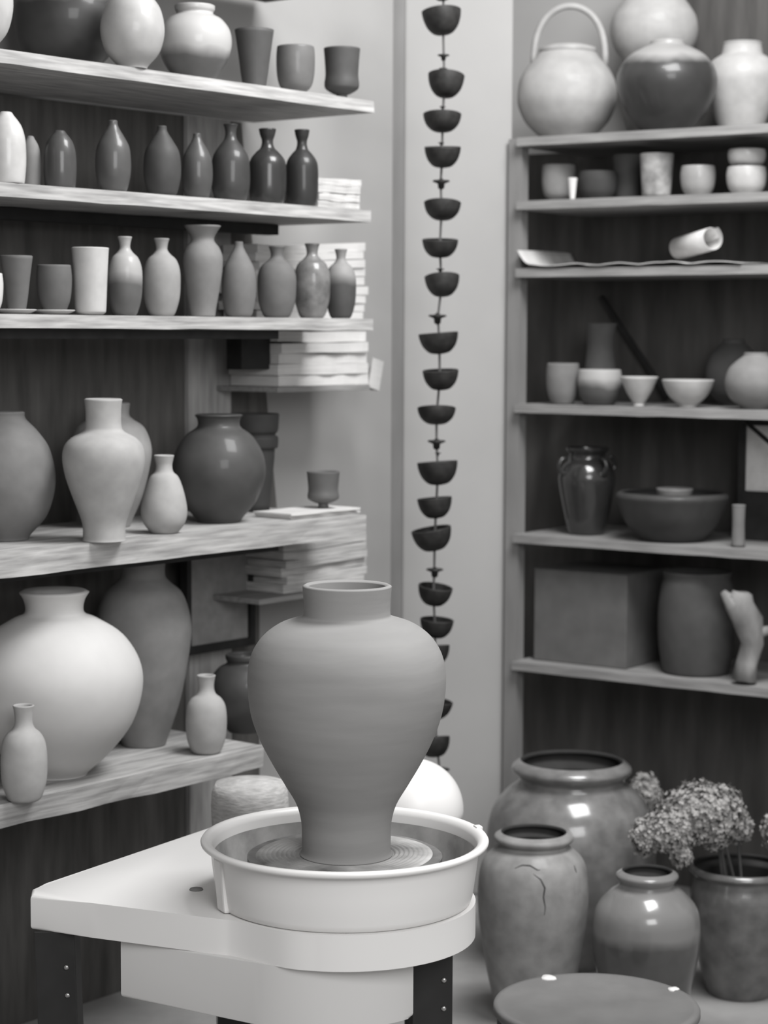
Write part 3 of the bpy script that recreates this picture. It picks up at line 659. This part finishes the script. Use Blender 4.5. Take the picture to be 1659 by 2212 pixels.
floor_pot('storage_jar', 'smaller two-tone glossy jar, pale shoulder, in front of the dried flowers', 'jar', 1398, 118, 1884, 3.72, [(0,.6),(.04,.66),(.25,.84),(.5,.98),(.66,1),(.78,.94),(.87,.72),(.915,.53),(.935,.5),(.955,.54),(.975,.58),(.99,.57),(1,.53)], clay(.075, .28, .8, v2=.2, split=.19), th=.012)
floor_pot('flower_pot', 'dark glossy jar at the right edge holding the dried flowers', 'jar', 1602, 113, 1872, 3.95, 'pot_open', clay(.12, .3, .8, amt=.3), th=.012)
# drum with flat round lid
dd = 3.22; zc = P(1288, 2170, dd).z; r = 228 / F * dd; c = P(1288, 2170, dd)
dr = empty('lidded_crock', 'low crock with a flat round grey lid at the bottom right', 'crock', (c.x, dd, 0))
link('body', lathe_bm(hollow([(r * .8, 0), (r * .92, zc * .4), (r * .96, zc * .8), (r * .95, zc - .018)], .012), 96), clay(.10, .6), dr, smooth=True)
link('lid', lathe_bm([(0, 0), (r * .97, 0), (r, .006), (r, .014), (r * .985, .018), (r * .93, .0185), (r * .91, .016), (0, .015)], 128, .004, 2), mat('lid_clay', .17, .5, .3, amt=.12, scale=12, bump=.4), dr, (0, 0, zc - .017), smooth=True)
for px, py, w in ((1180, 2110, 16), (1462, 2136, 12)):
    p = PZ(px, py, zc) - Vector((c.x, dd, 0)); link('clay_crumb', lathe_bm([(0, 0), (.012 * w / 14, 0), (.01 * w / 14, .004), (0, .005)], 14, .3, px), clay(.75), dr, (p.x * .96, p.y * .96, zc - .002), smooth=True)

# ------------------------------------------------------------------ dried flowers
def flower_head(parent, cpos, rx, ry, rz, n, seed):
    rnd = random.Random(seed); bm = bmesh.new()
    for _ in range(int(n * 2.2)):
        d = Vector((rnd.gauss(0, 1), rnd.gauss(0, 1), rnd.gauss(0, 1))).normalized()
        k = .78 + .3 * noise.noise(d * 2.6 + Vector((seed, 0, 0))) + .28 * rnd.random() ** 1.5
        p = Vector((d.x * rx, d.y * ry, d.z * rz)) * k
        nrm = (d + Vector((rnd.uniform(-.5, .5), rnd.uniform(-.5, .5), rnd.uniform(-.5, .5)))).normalized()
        x = nrm.orthogonal().normalized(); y = nrm.cross(x); a = rnd.random() * 6.28; s = rnd.uniform(.0035, .007)
        for q in range(4):
            b = a + q * 1.5708; e = x * math.cos(b) + y * math.sin(b); f = x * -math.sin(b) + y * math.cos(b)
            vs = [bm.verts.new(p), bm.verts.new(p + e * s * .6 + f * s * .5 + nrm * .001), bm.verts.new(p + e * s + nrm * s * rnd.uniform(.1, .6)), bm.verts.new(p + e * s * .6 - f * s * .5 + nrm * .001)]
            bm.faces.new(vs)
    bmesh.ops.create_icosphere(bm, subdivisions=3, radius=1, matrix=Matrix.Diagonal((rx * .72, ry * .72, rz * .72, 1)))
    return link('flower_head', bm, FLOWER, parent, cpos)
def bunch(label, heads, base, n_, rim=None):
    root = empty('dried_flowers', label, 'flowers', base, 0, 'dried flower bunches beside the floor jars')
    for i, (px, py, d, a, b, n) in enumerate(heads):
        p = P(px, py, d) - Vector(base); flower_head(root, p, a, (a + b) / 2, b, n, n_ + i * 3.3)
        mid = p * .5 + Vector((.01, .0, .02))
        if rim: hz = Vector((p.x, p.y, 0)); hz = hz.normalized() * min(hz.length, .045); mid = Vector((hz.x, hz.y, rim))
        link('stem', tube_bm([(0.012 * i - .01, 0, 0), mid, p], .003, 6), STEM, root)
fp = P(1602, 1900, 3.95)
bunch('large fluffy bunch of dried flowers leaning left out of the edge jar', [(1518, 1757, 3.92, .084, .056, 1300), (1450, 1795, 3.88, .052, .042, 600), (1396, 1808, 3.88, .030, .034, 260), (1590, 1790, 3.99, .030, .026, 260), (1470, 1845, 3.86, .02, .022, 150)], (fp.x - .01, 3.95, .06), 11, .275)
bunch('smaller bunch of dried flowers cut off by the right edge', [(1712, 1798, 3.92, .056, .044, 520)], (fp.x + .03, 3.95, .06), 31, .275)
fb = P(1400, 1720, 4.36)
bunch('brown dried flower head peeping out behind the largest floor jar', [(1392, 1712, 4.36, .034, .04, 380)], (fb.x + .02, 4.36, 0), 51)
